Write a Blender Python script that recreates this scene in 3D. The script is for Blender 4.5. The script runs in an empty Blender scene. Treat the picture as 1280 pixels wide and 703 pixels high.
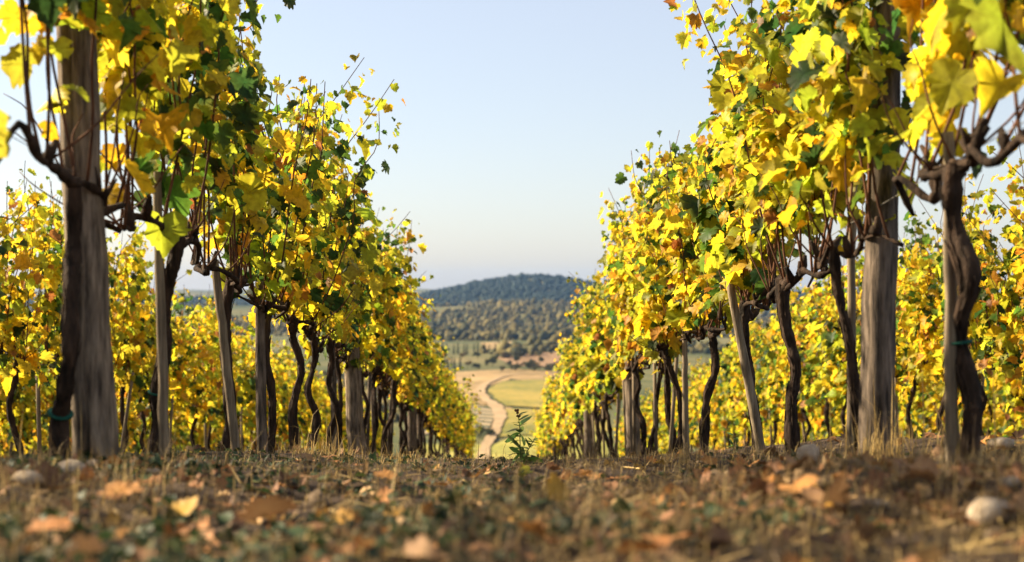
import bpy, math, random
import numpy as np
from mathutils import Vector

# ------------------------------------------------------------------ camera, sky, sun, exposure
SC = bpy.context.scene
COL = SC.collection
F = 1778.0                                   # focal length in photo pixels (50 mm on 36 mm, 1280 px wide)
VPX = 632.0                                  # where the row direction meets the picture
cam = bpy.data.cameras.new('camera'); camo = bpy.data.objects.new('camera', cam); COL.objects.link(camo)
cam.lens = 50; cam.sensor_width = 36; cam.clip_start = 0.02; cam.clip_end = 20000
camo.location = (0, 0, 0)
camo.rotation_euler = (math.radians(90), 0, -math.atan((640 - VPX) / F))
cam.dof.use_dof = True; cam.dof.focus_distance = 7.2; cam.dof.aperture_fstop = 2.9
SC.camera = camo

SUN_AZ = math.radians(-68)                  # clockwise from +Y (the view direction)
SUN_EL = math.radians(30)
W = bpy.data.worlds.new('World'); SC.world = W; W.use_nodes = True
nt = W.node_tree
sky = nt.nodes.new('ShaderNodeTexSky'); sky.sky_type = 'NISHITA'; sky.sun_disc = False
sky.sun_elevation = SUN_EL; sky.sun_rotation = SUN_AZ
sky.altitude = 200; sky.air_density = 1.0; sky.dust_density = 1.2; sky.ozone_density = 2.5
bg = nt.nodes['Background']; bg.inputs[1].default_value = 0.115
hz = nt.nodes.new('ShaderNodeMix'); hz.data_type = 'RGBA'; hz.inputs[0].default_value = 0.68     # thin even high haze
hz.inputs[7].default_value = (1.82, 1.74, 1.78, 1)
nt.links.new(sky.outputs[0], hz.inputs[6]); nt.links.new(hz.outputs[2], bg.inputs[0])
sl = bpy.data.lights.new('sun', 'SUN'); slo = bpy.data.objects.new('sun', sl); COL.objects.link(slo)
sl.energy = 5.0; sl.angle = math.radians(0.6); sl.color = (1.0, 0.82, 0.56)
tosun = Vector((math.sin(SUN_AZ) * math.cos(SUN_EL), math.cos(SUN_AZ) * math.cos(SUN_EL), math.sin(SUN_EL)))
slo.rotation_euler = tosun.to_track_quat('Z', 'Y').to_euler()
SC.view_settings.view_transform = 'Standard'; SC.view_settings.look = 'None'
SC.view_settings.gamma = 1; SC.view_settings.exposure = 1.52
SC.render.engine = 'CYCLES'
cy = SC.cycles
cy.use_denoising = True; cy.max_bounces = 7; cy.diffuse_bounces = 3; cy.glossy_bounces = 2
cy.transmission_bounces = 4; cy.transparent_max_bounces = 8; cy.volume_bounces = 0
cy.sample_clamp_indirect = 6

R = np.random.default_rng(11)
# ------------------------------------------------------------------ noise and terrain
def _h(ix, iy, s):
    n = (ix * 374761393 + iy * 668265263 + s * 974634777) & 0x7fffffff
    n = ((n ^ (n >> 13)) * 1274126177) & 0x7fffffff
    return ((n ^ (n >> 16)) & 0xffff) / 65535.0
def vnoise(x, y, s=0):
    x = np.asarray(x, float); y = np.asarray(y, float)
    ix = np.floor(x).astype(np.int64); iy = np.floor(y).astype(np.int64)
    fx = x - ix; fy = y - iy; fx = fx * fx * (3 - 2 * fx); fy = fy * fy * (3 - 2 * fy)
    a = _h(ix, iy, s); b = _h(ix + 1, iy, s); c = _h(ix, iy + 1, s); d = _h(ix + 1, iy + 1, s)
    return (a * (1 - fx) + b * fx) * (1 - fy) + (c * (1 - fx) + d * fx) * fy - 0.5
def fbm(x, y, s=0, o=4):
    t = 0; a = 1.0
    for k in range(o):
        t = t + a * vnoise(x * 2 ** k + 17.3 * k, y * 2 ** k - 9.1 * k, s + k); a *= 0.5
    return t
def softplus(t, s): return s * np.log1p(np.exp(np.clip(t / s, -40, 40)))
def slope_z(x, d):
    dd = np.maximum(d, -0.5)
    z = -0.1205 * dd - 0.052 - 0.32 * np.exp(-np.maximum(d, 0) / 1.9)
    z = z - 0.032 * softplus(d - 13, 2.5)
    z = z - 0.05 * softplus(-x - 1.9, 0.25) - 0.01 * softplus(x - 2.2, 0.25)
    m = np.exp(-((np.mod(np.abs(x) - 1.25 + 1.22, 2.45) - 1.22) / 0.42) ** 2)
    return z + 0.045 * m
def valley_z(x, d):
    far = np.clip((d - 950) / 900, 0, 1)
    z = -62 + 2.0 * fbm(x / 150, d / 150, 5, 2) + far * 26 * fbm(x / 420, d / 520, 9, 3)
    z = z + 14 * np.exp(-((d - 2300) / 330) ** 2) * (0.6 + fbm(x / 300, d / 300, 31, 2))
    hx = (668 - VPX) / F * 3500
    z = z + 52 * np.exp(-((x - hx) / 185) ** 2 * 0.5 - ((d - 3500) / 480) ** 2 * 0.5)
    z = z + 26 * np.exp(-((x - hx - 560) / 330) ** 2 * 0.5 - ((d - 3700) / 600) ** 2 * 0.5)
    z = z + 14 * np.exp(-((x + 900) / 600) ** 2 * 0.5 - ((d - 4200) / 700) ** 2 * 0.5)
    rr = np.hypot(x, d)
    return z + np.clip((rr - 4300) / 2000, 0, 1) * (12 + 16 * fbm(x / 900, d / 900, 77, 3))
def H(x, d):
    x = np.asarray(x, float); d = np.asarray(d, float)
    a = slope_z(np.clip(x, -30, 30), d); b = valley_z(x, d)
    return b + softplus(a - b, 3.0) - 3.0 * np.exp(-np.abs(np.clip(a - b, 0, 400)) / 3.0) * 0.0
def micro(x, d):
    heap = 0.085 * np.exp(-((x - 0.72) / 0.24) ** 2 - ((d - 3.1) / 0.45) ** 2) + 0.05 * np.exp(-((x - 1.0) / 0.2) ** 2 - ((d - 2.75) / 0.3) ** 2) + 0.03 * np.exp(-((x + 0.95) / 0.25) ** 2 - ((d - 3.2) / 0.3) ** 2)
    heap = heap + 0.12 * np.exp(-((x - 1.95) / 0.35) ** 2) * np.clip((d - 3) / 2, 0, 1)
    return heap + 0.05 * np.clip(d / 4, 0.5, 1) * fbm(x * 2.2, d * 2.2, 3, 3) + 0.022 * fbm(x * 9, d * 9, 21, 3) * (0.6 + 0.8 * (vnoise(x * 1.3, d * 1.3, 40) + .5))
def G(x, d): return H(x, d) + micro(x, d)
def P(px, py, d): return np.array([(px - VPX) * d / F, d, (351.5 - py) * d / F])
def hit(px, py, fn=G, d0=0.9, d1=40.0, n=3000):
    """where the line of sight through a photo pixel meets the ground"""
    ds = np.geomspace(d0, d1, n)
    below = (351.5 - py) * ds / F < fn((px - VPX) * ds / F, ds)
    k = int(np.argmax(below)) if below.any() else n - 1
    d = ds[k]; x = (px - VPX) * d / F
    return x, d, float(fn(x, d))

# ------------------------------------------------------------------ mesh helpers
def mesh(name, V, T, col=None, smooth=False, quads=None):
    """one mesh from arrays: triangles T (n,3) and optional quads (m,4)"""
    me = bpy.data.meshes.new(name)
    V = np.asarray(V, np.float32)
    parts = []; starts = []; tot = 0
    for A in (T, quads):
        if A is None or len(A) == 0: continue
        A = np.asarray(A, np.int32); k = A.shape[1]
        starts.append(tot + np.arange(len(A), dtype=np.int32) * k); parts.append(A.ravel()); tot += A.size
    L = np.concatenate(parts); S = np.concatenate(starts)
    me.vertices.add(len(V)); me.vertices.foreach_set('co', V.ravel())
    me.loops.add(len(L)); me.loops.foreach_set('vertex_index', L)
    me.polygons.add(len(S)); me.polygons.foreach_set('loop_start', S)
    if smooth: me.polygons.foreach_set('use_smooth', np.ones(len(S), bool))
    me.update(calc_edges=True)
    if col is not None:
        a = me.color_attributes.new('col', 'FLOAT_COLOR', 'POINT')
        a.data.foreach_set('color', np.concatenate([col, np.ones((len(col), 1))], 1).astype(np.float32).ravel())
    return me
def link(name, me, mat=None, parent=None, loc=None):
    o = bpy.data.objects.new(name, me)
    if mat is not None and me is not None and len(me.materials) == 0: me.materials.append(mat)
    COL.objects.link(o)
    if parent is not None: o.parent = parent
    if loc is not None: o.location = loc
    return o
def tag(o, label=None, cat=None, group=None, kind=None):
    if label: o['label'] = label
    if cat: o['category'] = cat
    if group: o['group'] = group
    if kind: o['kind'] = kind
    return o
def catmull(pts, n):
    p = np.asarray(pts, float); p = np.vstack([2 * p[0] - p[1], p, 2 * p[-1] - p[-2]])
    m = len(p) - 3; out = []
    for t in np.linspace(0, m - 1e-6, n):
        i = int(t); f = t - i; a, b, c, e = p[i:i + 4]
        out.append(0.5 * (2 * b + (c - a) * f + (2 * a - 5 * b + 4 * c - e) * f * f + (3 * b - a - 3 * c + e) * f ** 3))
    return np.array(out)
def tube(pts, rad, sides=8, rough=0.0, seed=0, cap=True, ridges=0.0):
    """a tube along pts; returns verts, tris, quads"""
    g = np.random.default_rng(seed + 5)
    p = np.asarray(pts, float); n = len(p); rad = np.broadcast_to(rad, (n,))
    t = np.gradient(p, axis=0); t /= np.linalg.norm(t, axis=1)[:, None] + 1e-9
    u = np.cross(t[0], [0.3, 0.9, 0.1]); u /= np.linalg.norm(u); V = []
    ang = np.arange(sides) * 2 * math.pi / sides
    prof = 1 + ridges * g.normal(size=sides)
    for i in range(n):
        u = u - t[i] * (u @ t[i]); u /= np.linalg.norm(u); v = np.cross(t[i], u)
        prof = prof * 0.8 + 0.2 * (1 + ridges * g.normal(size=sides))
        r = rad[i] * prof * (1 + rough * g.normal(size=sides))
        V.append(p[i] + (r * np.cos(ang))[:, None] * u + (r * np.sin(ang))[:, None] * v)
    V = np.concatenate(V)
    i, j = np.meshgrid(np.arange(n - 1), np.arange(sides), indexing='ij'); jn = (j + 1) % sides
    Q = np.stack([i * sides + j, i * sides + jn, (i + 1) * sides + jn, (i + 1) * sides + j], -1).reshape(-1, 4)
    T = []
    if cap:
        V = np.vstack([V, p[0], p[-1]]); a = len(V) - 2; b = a + 1; e = (n - 1) * sides
        for k in range(sides):
            T.append((a, (k + 1) % sides, k)); T.append((b, e + k, e + (k + 1) % sides))
    return V, np.array(T, int).reshape(-1, 3), Q
def merge(parts):
    V = []; T = []; Q = []; o = 0
    for v, t, q in parts:
        V.append(v); T.append(t + o); Q.append(q + o); o += len(v)
    return np.concatenate(V), np.concatenate(T), np.concatenate(Q)
def ico(level=1):
    import bmesh
    b = bmesh.new(); bmesh.ops.create_icosphere(b, subdivisions=level, radius=1.0)
    V = np.array([v.co[:] for v in b.verts]); T = np.array([[v.index for v in f.verts] for f in b.faces]); b.free()
    return V, T
def norm(a): return a / (np.linalg.norm(a, axis=-1, keepdims=True) + 1e-9)

# ------------------------------------------------------------------ materials
def mat(name):
    m = bpy.data.materials.new(name); m.use_nodes = True
    n = m.node_tree.nodes; return m, n, m.node_tree.links, n['Principled BSDF']
def ramp(n, stops):
    r = n.new('ShaderNodeValToRGB'); e = r.color_ramp.elements
    while len(e) < len(stops): e.new(0.5)
    for el, (p, c) in zip(e, stops): el.position = p; el.color = (*c, 1)
    return r
def leaf_mat(name, trans=0.5, sat=1.0, rough=0.5):
    m, n, l, b = mat(name)
    a = n.new('ShaderNodeAttribute'); a.attribute_name = 'col'
    no = n.new('ShaderNodeTexNoise'); no.inputs['Scale'].default_value = 45; no.inputs['Detail'].default_value = 3
    tc = n.new('ShaderNodeTexCoord'); l.new(tc.outputs['Object'], no.inputs['Vector'])
    r = ramp(n, [(0.3, (0.72, 0.66, 0.6)), (0.62, (1.12, 1.1, 1.05))]); l.new(no.outputs['Fac'], r.inputs[0])
    mx = n.new('ShaderNodeMix'); mx.data_type = 'RGBA'; mx.blend_type = 'MULTIPLY'; mx.inputs[0].default_value = 1
    l.new(a.outputs['Color'], mx.inputs[6]); l.new(r.outputs[0], mx.inputs[7])
    l.new(mx.outputs[2], b.inputs['Base Color']); b.inputs['Roughness'].default_value = rough
    b.inputs['Specular IOR Level'].default_value = 0.3
    if trans > 0:
        t = n.new('ShaderNodeBsdfTranslucent'); l.new(mx.outputs[2], t.inputs['Color'])
        ms = n.new('ShaderNodeMixShader'); ms.inputs[0].default_value = trans
        l.new(b.outputs[0], ms.inputs[1]); l.new(t.outputs[0], ms.inputs[2]); l.new(ms.outputs[0], n['Material Output'].inputs[0])
    return m
M_LEAF = leaf_mat('vine_leaf', 0.67)
M_LITTER = leaf_mat('dry_leaf', 0.15, rough=0.7)
M_GRASS = leaf_mat('grass_blade', 0.3, rough=0.6)
M_TREE = leaf_mat('tree_leaf', 0.2, rough=0.8)
def wood_mat(name, dark, light, zs=1.0, scale=9.0, bump=0.5):
    m, n, l, b = mat(name)
    tc = n.new('ShaderNodeTexCoord'); mp = n.new('ShaderNodeMapping'); mp.inputs['Scale'].default_value = (7, 7, zs)
    l.new(tc.outputs['Object'], mp.inputs['Vector'])
    no = n.new('ShaderNodeTexNoise'); no.inputs['Scale'].default_value = scale; no.inputs['Detail'].default_value = 6; no.inputs['Roughness'].default_value = 0.65
    l.new(mp.outputs[0], no.inputs['Vector'])
    n2 = n.new('ShaderNodeTexNoise'); n2.inputs['Scale'].default_value = 6; n2.inputs['Detail'].default_value = 4
    l.new(tc.outputs['Object'], n2.inputs['Vector'])
    ad = n.new('ShaderNodeMath'); ad.operation = 'MULTIPLY_ADD'; ad.inputs[1].default_value = 0.35
    l.new(n2.outputs['Fac'], ad.inputs[0]); 
    sb = n.new('ShaderNodeMath'); sb.operation = 'SUBTRACT'; sb.inputs[1].default_value = 0.17; l.new(no.outputs['Fac'], sb.inputs[0])
    l.new(sb.outputs[0], ad.inputs[2])
    mid = tuple((a + c) / 2 for a, c in zip(dark, light))
    r = ramp(n, [(0.34, dark), (0.54, mid), (0.7, light)]); l.new(ad.outputs[0], r.inputs[0])
    l.new(r.outputs[0], b.inputs['Base Color']); b.inputs['Roughness'].default_value = 0.9; b.inputs['Specular IOR Level'].default_value = 0.2
    bp = n.new('ShaderNodeBump'); bp.inputs['Strength'].default_value = bump; bp.inputs['Distance'].default_value = 0.02
    l.new(ad.outputs[0], bp.inputs['Height']); l.new(bp.outputs[0], b.inputs['Normal'])
    return m
M_BARK = wood_mat('vine_bark', (0.010, 0.007, 0.005), (0.085, 0.052, 0.034), 1.5, 5, 1.0)
M_POST = wood_mat('weathered_post', (0.022, 0.018, 0.015), (0.26, 0.2, 0.15), 0.8, 7, 1.0)
M_PALE = wood_mat('pale_post', (0.045, 0.034, 0.026), (0.36, 0.28, 0.2), 0.8, 7, 0.8)
M_STAKE = wood_mat('pale_stake', (0.10, 0.075, 0.05), (0.34, 0.27, 0.18), 0.3, 9, 0.4)
M_SHOOT = wood_mat('vine_shoot', (0.05, 0.022, 0.012), (0.18, 0.08, 0.04), 2.0, 6, 0.2)
def plain(name, c, rough=0.8, metal=0.0):
    m, n, l, b = mat(name)
    no = n.new('ShaderNodeTexNoise'); no.inputs['Scale'].default_value = 30
    r = ramp(n, [(0.3, tuple(k * 0.75 for k in c)), (0.7, tuple(k * 1.2 for k in c))]); l.new(no.outputs['Fac'], r.inputs[0])
    l.new(r.outputs[0], b.inputs['Base Color']); b.inputs['Roughness'].default_value = rough; b.inputs['Metallic'].default_value = metal; b.inputs['Specular IOR Level'].default_value = 0.15
    return m
M_TIE = plain('green_tie', (0.012, 0.07, 0.05), 0.95)
M_WIRE = plain('wire', (0.25, 0.24, 0.23), 0.5, 0.8)
def ground_mat(name, stops, s1, s2, bump, dist, sp=None):
    m, n, l, b = mat(name)
    tc = n.new('ShaderNodeTexCoord')
    a = n.new('ShaderNodeTexNoise'); a.inputs['Scale'].default_value = s1; a.inputs['Detail'].default_value = 8; a.inputs['Roughness'].default_value = 0.68
    c = n.new('ShaderNodeTexNoise'); c.inputs['Scale'].default_value = s2; c.inputs['Detail'].default_value = 5
    for q in (a, c): l.new(tc.outputs['Object'], q.inputs['Vector'])
    mx = n.new('ShaderNodeMath'); mx.operation = 'MULTIPLY_ADD'; mx.inputs[1].default_value = 0.5
    l.new(c.outputs['Fac'], mx.inputs[0]); h = n.new('ShaderNodeMath'); h.operation = 'MULTIPLY'; h.inputs[1].default_value = 0.5
    l.new(a.outputs['Fac'], h.inputs[0]); l.new(h.outputs[0], mx.inputs[2])
    r = ramp(n, stops); l.new(mx.outputs[0], r.inputs[0]); l.new(r.outputs[0], b.inputs['Base Color'])
    b.inputs['Roughness'].default_value = 0.95; b.inputs['Specular IOR Level'].default_value = 0.15
    if bump:
        bp = n.new('ShaderNodeBump'); bp.inputs['Strength'].default_value = bump; bp.inputs['Distance'].default_value = dist
        l.new(a.outputs['Fac'], bp.inputs['Height']); l.new(bp.outputs[0], b.inputs['Normal'])
    return m
M_SOIL = ground_mat('soil', [(0.3, (0.016, 0.012, 0.011)), (0.46, (0.04, 0.028, 0.022)), (0.56, (0.09, 0.062, 0.043)), (0.7, (0.15, 0.11, 0.075))], 26, 2.0, 0.9, 0.03)
M_CLOD = ground_mat('clod', [(0.3, (0.06, 0.042, 0.03)), (0.5, (0.13, 0.092, 0.06)), (0.7, (0.23, 0.175, 0.12))], 40, 5, 0.6, 0.01)
M_STONE = ground_mat('limestone', [(0.3, (0.24, 0.18, 0.12)), (0.5, (0.42, 0.34, 0.25)), (0.7, (0.56, 0.47, 0.36))], 30, 8, 0.6, 0.01)
M_LAND = ground_mat('dry_valley', [(0.38, (0.04, 0.055, 0.016)), (0.48, (0.085, 0.09, 0.028)), (0.58, (0.15, 0.13, 0.045)), (0.7, (0.28, 0.2, 0.085))], 0.02, 0.006, 0, 0)

# ------------------------------------------------------------------ ground sheets
def axis(knots):
    out = []
    for a, b, st in knots: out += list(np.arange(a, b - 1e-6, st))
    return np.array(out + [knots[-1][1]])
xs = axis([(-40, -8, 1.6), (-8, -3, 0.16), (-3, -1.6, 0.05), (-1.6, 1.6, 0.022), (1.6, 3, 0.05), (3, 8, 0.16), (8, 40, 1.6)])
ys = axis([(-20, -2, 1.0), (-2, 0.8, 0.1), (0.8, 5, 0.022), (5, 14, 0.06), (14, 60, 0.5)])
X, Y = np.meshgrid(xs, ys); Z = G(X, Y)
i, j = np.meshgrid(np.arange(len(ys) - 1), np.arange(len(xs) - 1), indexing='ij'); w = len(xs)
Q = np.stack([i * w + j, i * w + j + 1, (i + 1) * w + j + 1, (i + 1) * w + j], -1).reshape(-1, 4)
tag(link('vineyard_ground', mesh('vineyard_ground', np.stack([X, Y, Z], -1).reshape(-1, 3), None, quads=Q, smooth=True), M_SOIL), kind='structure')
rs = np.concatenate([np.geomspace(4, 60, 14), np.geomspace(66, 420, 40), np.linspace(430, 1000, 120), np.geomspace(1008, 6900, 130)])
th = np.concatenate([np.radians(np.linspace(-24, 24, 240)), np.radians(np.linspace(26, 334, 90))])
RR, TT = np.meshgrid(rs, th, indexing='ij'); X = RR * np.sin(TT); Y = RR * np.cos(TT)
Z = H(X, Y) - 0.35 * np.clip((75 - RR) / 10, 0, 1)
nr, na = RR.shape
i, j = np.meshgrid(np.arange(nr - 1), np.arange(na), indexing='ij'); jn = (j + 1) % na
Q = np.stack([i * na + j, (i + 1) * na + j, (i + 1) * na + jn, i * na + jn], -1).reshape(-1, 4)[:, ::-1]
tag(link('terrain', mesh('terrain', np.stack([X, Y, Z], -1).reshape(-1, 3), None, quads=Q, smooth=True), M_LAND), kind='structure')

# fields and the farm track in the valley
def inside(x, y, poly):
    c = np.zeros(np.shape(x), bool); n = len(poly)
    for k in range(n):
        (x1, y1), (x2, y2) = poly[k], poly[(k + 1) % n]
        c ^= ((y1 > y) != (y2 > y)) & (x < (x2 - x1) * (y - y1) / (y2 - y1 + 1e-9) + x1)
    return c
def valley_pt(px, py):
    x, d, z = hit(px, py, H, 300, 4000, 6000); return (x, d)
def field(name, pxs, m, lift):
    poly = [valley_pt(*p) for p in pxs]; a = np.array(poly)
    n = 160
    gx = np.linspace(a[:, 0].min(), a[:, 0].max(), n); gy = np.linspace(a[:, 1].min(), a[:, 1].max(), n)
    X, Y = np.meshgrid(gx, gy); Z = H(X, Y) + lift
    i, j = np.meshgrid(np.arange(n - 1), np.arange(n - 1), indexing='ij')
    cx = (X[:-1, :-1] + X[1:, 1:]) / 2; cyy = (Y[:-1, :-1] + Y[1:, 1:]) / 2
    wob = 1.5 * fbm(cx / 8, cyy / 8, 8, 2)
    k = inside(cx + wob, cyy + 3 * wob, poly)
    Q = np.stack([i * n + j, i * n + j + 1, (i + 1) * n + j + 1, (i + 1) * n + j], -1)[k]
    return tag(link(name, mesh(name, np.stack([X, Y, Z], -1).reshape(-1, 3), None, quads=Q, smooth=True), m), kind='structure')
M_GREEN = ground_mat('green_field', [(0.38, (0.12, 0.13, 0.025)), (0.5, (0.26, 0.21, 0.04)), (0.62, (0.38, 0.27, 0.06))], 0.25, 0.02, 0, 0)
M_STUB = ground_mat('stubble', [(0.35, (0.17, 0.125, 0.05)), (0.5, (0.30, 0.20, 0.085)), (0.65, (0.42, 0.29, 0.13))], 0.2, 0.02, 0, 0)
M_TRACK = ground_mat('pale_track', [(0.35, (0.26, 0.18, 0.095)), (0.5, (0.35, 0.245, 0.13)), (0.65, (0.43, 0.31, 0.175))], 0.3, 0.05, 0, 0)
M_MEADOW = ground_mat('meadow', [(0.35, (0.16, 0.16, 0.03)), (0.5, (0.30, 0.27, 0.05)), (0.65, (0.42, 0.34, 0.08))], 0.2, 0.04, 0, 0)
M_BROWN = ground_mat('ploughed', [(0.35, (0.17, 0.1, 0.05)), (0.5, (0.26, 0.16, 0.08)), (0.65, (0.34, 0.22, 0.12))], 0.1, 0.03, 0, 0)
field('stubble_field', [(470, 476), (560, 466), (640, 462), (720, 466), (720, 484), (640, 474), (604, 486), (600, 500), (640, 512), (634, 526), (618, 548), (606, 556), (612, 537), (622, 520), (612, 508), (560, 504), (470, 506)], M_STUB, 0.35)
field('ploughed_field', [(620, 447), (700, 440), (760, 442), (760, 458), (690, 460), (640, 458)], M_BROWN, 0.4)
field('green_field', [(610, 489), (628, 478), (675, 476), (760, 478), (760, 512), (664, 511), (636, 509), (620, 501)], M_GREEN, 0.7)
field('gold_field', [(629, 513), (645, 513), (760, 516), (760, 542), (640, 546), (622, 548), (627, 534)], M_GREEN, 0.45)
field('upper_stubble', [(600, 429), (640, 427), (640, 436), (604, 437)], M_STUB, 0.4)
field('meadow', [(520, 556), (616, 558), (640, 548), (760, 544), (760, 640), (520, 640)], M_MEADOW, 0.5)
# striped hillside vineyard: soil strip per row of leaves
m, n, l, b = mat('striped_vineyard'); tc = n.new('ShaderNodeTexCoord'); wv = n.new('ShaderNodeTexWave'); wv.wave_type = 'BANDS'
wv.bands_direction = 'DIAGONAL'; wv.inputs['Scale'].default_value = 0.035; wv.inputs['Distortion'].default_value = 1.5; wv.inputs['Detail'].default_value = 2
l.new(tc.outputs['Object'], wv.inputs['Vector']); r = ramp(n, [(0.35, (0.06, 0.06, 0.02)), (0.6, (0.32, 0.23, 0.11))])
l.new(wv.outputs['Fac'], r.inputs[0]); l.new(r.outputs[0], b.inputs['Base Color']); b.inputs['Roughness'].default_value = 1
field('striped_field', [(520, 504), (580, 506), (614, 511), (621, 520), (611, 537), (590, 540), (520, 545)], m, 0.6)
line = catmull([valley_pt(*p) for p in [(760, 466), (690, 468), (640, 470), (612, 479), (600, 489), (604, 499), (618, 508), (625, 520), (621, 536), (612, 552), (605, 568), (600, 600)]], 160)
wd = np.interp(np.arange(160), [0, 40, 60, 90, 120, 159], [1.3, 1.5, 2.9, 3.1, 2.2, 1.7]) * (1 + 0.5 * vnoise(np.arange(160) / 3.0, np.zeros(160), 3))
tn = norm(np.gradient(line, axis=0)); nn = np.stack([-tn[:, 1], tn[:, 0]], 1)
cols = [line + nn * (wd * k)[:, None] for k in (-1, -0.5, 0, 0.5, 1)]
V = np.stack([np.stack([c[:, 0], c[:, 1], H(c[:, 0], c[:, 1]) + 0.9], 1) for c in cols], 1).reshape(-1, 3)
i, j = np.meshgrid(np.arange(159), np.arange(4), indexing='ij')
tag(link('farm_track', mesh('farm_track', V, None, quads=np.stack([i * 5 + j, i * 5 + j + 1, (i + 1) * 5 + j + 1, (i + 1) * 5 + j], -1).reshape(-1, 4), smooth=True), M_TRACK), kind='structure')

# ------------------------------------------------------------------ haze over the whole valley
import bmesh
bm = bmesh.new(); bmesh.ops.create_cube(bm, size=1.0)
for v in bm.verts: v.co = Vector((v.co.x * 14400, v.co.y * 14400, 55 if v.co.z > 0 else -110))
me = bpy.data.meshes.new('haze'); bm.to_mesh(me); bm.free()
hm = bpy.data.materials.new('haze'); hm.use_nodes = True; n = hm.node_tree.nodes; n.remove(n['Principled BSDF'])
pv = n.new('ShaderNodeVolumePrincipled'); pv.inputs['Color'].default_value = (0.28, 0.52, 1.0, 1); pv.inputs['Density'].default_value = 0.00004
hm.node_tree.links.new(pv.outputs[0], n['Material Output'].inputs['Volume'])
tag(link('haze', me, hm), 'thin blue haze over the valley', 'haze', kind='stuff')

# ------------------------------------------------------------------ far woods and valley trees
ICO = [ico(1), ico(2)]
def clumps(P3, S, pal, seed, lvl=0, rough=0.28):
    """many rough rounded crowns in one mesh: positions, sizes (n,3), colours"""
    g = np.random.default_rng(seed); V0, T0 = ICO[lvl]; N = len(P3)
    k = 1 + rough * g.normal(size=(N, len(V0), 1)).clip(-1.6, 1.6)
    V = P3[:, None] + V0[None] * k * S[:, None]
    T = (T0[None] + (np.arange(N) * len(V0))[:, None, None]).reshape(-1, 3)
    C = np.repeat(pal[:, None], len(V0), 1) * (1 + 0.2 * g.normal(size=(N, len(V0), 1))).clip(0.5, 1.5)
    return V.reshape(-1, 3), T, C.reshape(-1, 3)
def wood_pal(n, g, a, b): t = g.random((n, 1)); return np.array(a) * (1 - t) + np.array(b) * t
g = np.random.default_rng(4)
n = 20000; d = g.uniform(2750, 3750, n); x = (g.uniform(-560, 560, n)) * d / F * 1.15
z = H(x, d); s = g.uniform(2.6, 6.2, n)
V, T, C = clumps(np.stack([x, d, z + s * 0.5], 1), np.stack([s, s, s * g.uniform(0.8, 1.3, n)], 1), wood_pal(n, g, (0.005, 0.022, 0.02), (0.014, 0.036, 0.026)), 1)
tag(link('hill_forest', mesh('hill_forest', V, T, C), M_TREE), 'dark forest covering the far rounded hill', 'forest', kind='stuff')
n = 26000; u = g.uniform(-600, 600, n); d = g.uniform(np.where(np.abs(u - 20) > 130, 620, 1130), 2800); x = u * d / F
keep = fbm(x / 130, d / 200, 61, 3) + 0.25 * np.clip((d - 1400) / 900, -0.6, 1) > -0.01 + 0.12 * (np.abs(u - 20) < 130) * (d < 1500)
x = x[keep]; d = d[keep]; n = len(x); z = H(x, d); s = 2.6 * np.exp(g.normal(0, 0.42, n)).clip(0.4, 2.6)
V, T, C = clumps(np.stack([x, d, z + s * 0.6], 1), np.stack([s, s, s * g.uniform(0.8, 1.5, n)], 1), wood_pal(n, g, (0.03, 0.042, 0.012), (0.19, 0.15, 0.038)), 2)
tag(link('hillside_woodland', mesh('hillside_woodland', V, T, C), M_TREE), 'olive brown woodland scattered over the middle hills', 'woodland', kind='stuff')

def leaf_cards(g, n, cen, rad, size):
    q = norm(g.normal(size=(n, 3))) * (g.random((n, 1)) ** 0.4) * np.array(rad) + np.array(cen)
    a = norm(g.normal(size=(n, 3))); b = norm(np.cross(a, g.normal(size=(n, 3)))); s = size * g.uniform(0.6, 1.3, (n, 1))
    V = np.stack([q - a * s, q + b * s * 0.6, q + a * s, q - b * s * 0.6], 1).reshape(-1, 3)
    return V, (np.arange(n)[:, None] * 4 + np.arange(4)[None])
tree_kinds = []
for k in range(5):
    g = np.random.default_rng(100 + k); VV = []; QQ = []; o = 0
    if k < 3:
        for c in range(7):
            cen = g.normal(size=3) * [1.3, 1.3, 0.7] + [0, 0, 3.4]; V, Qd = leaf_cards(g, 90, cen, (1.4, 1.4, 1.1), 0.42); VV.append(V); QQ.append(Qd + o); o += len(V)
        hgt = 2.6
    else:
        for c in range(9):
            h = c / 8; V, Qd = leaf_cards(g, 60, (0, 0, 1.2 + 7 * h), (0.95 * (1 - 0.75 * h), 0.95 * (1 - 0.75 * h), 0.9), 0.35); VV.append(V); QQ.append(Qd + o); o += len(V)
        hgt = 1.5
    V = np.concatenate(VV)
    base = np.array([(0.05, 0.065, 0.022), (0.10, 0.10, 0.035), (0.15, 0.115, 0.04), (0.022, 0.042, 0.018), (0.028, 0.05, 0.02)][k])
    C = np.repeat(base[None] * (1 + 0.25 * g.normal(size=(len(V) // 4, 1))).clip(0.4, 1.7), 4, 0)
    cm = mesh('crown', V, None, C, quads=np.concatenate(QQ)); cm.materials.append(M_TREE)
    v, t, q = tube([(0, 0, -0.3), (0.05, 0, hgt * 0.5), (0, 0.05, hgt)], [0.22, 0.17, 0.1], 6); tm = mesh('trunk', v, t, quads=q, smooth=True); tm.materials.append(M_BARK)
    tree_kinds.append((cm, tm))
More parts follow.
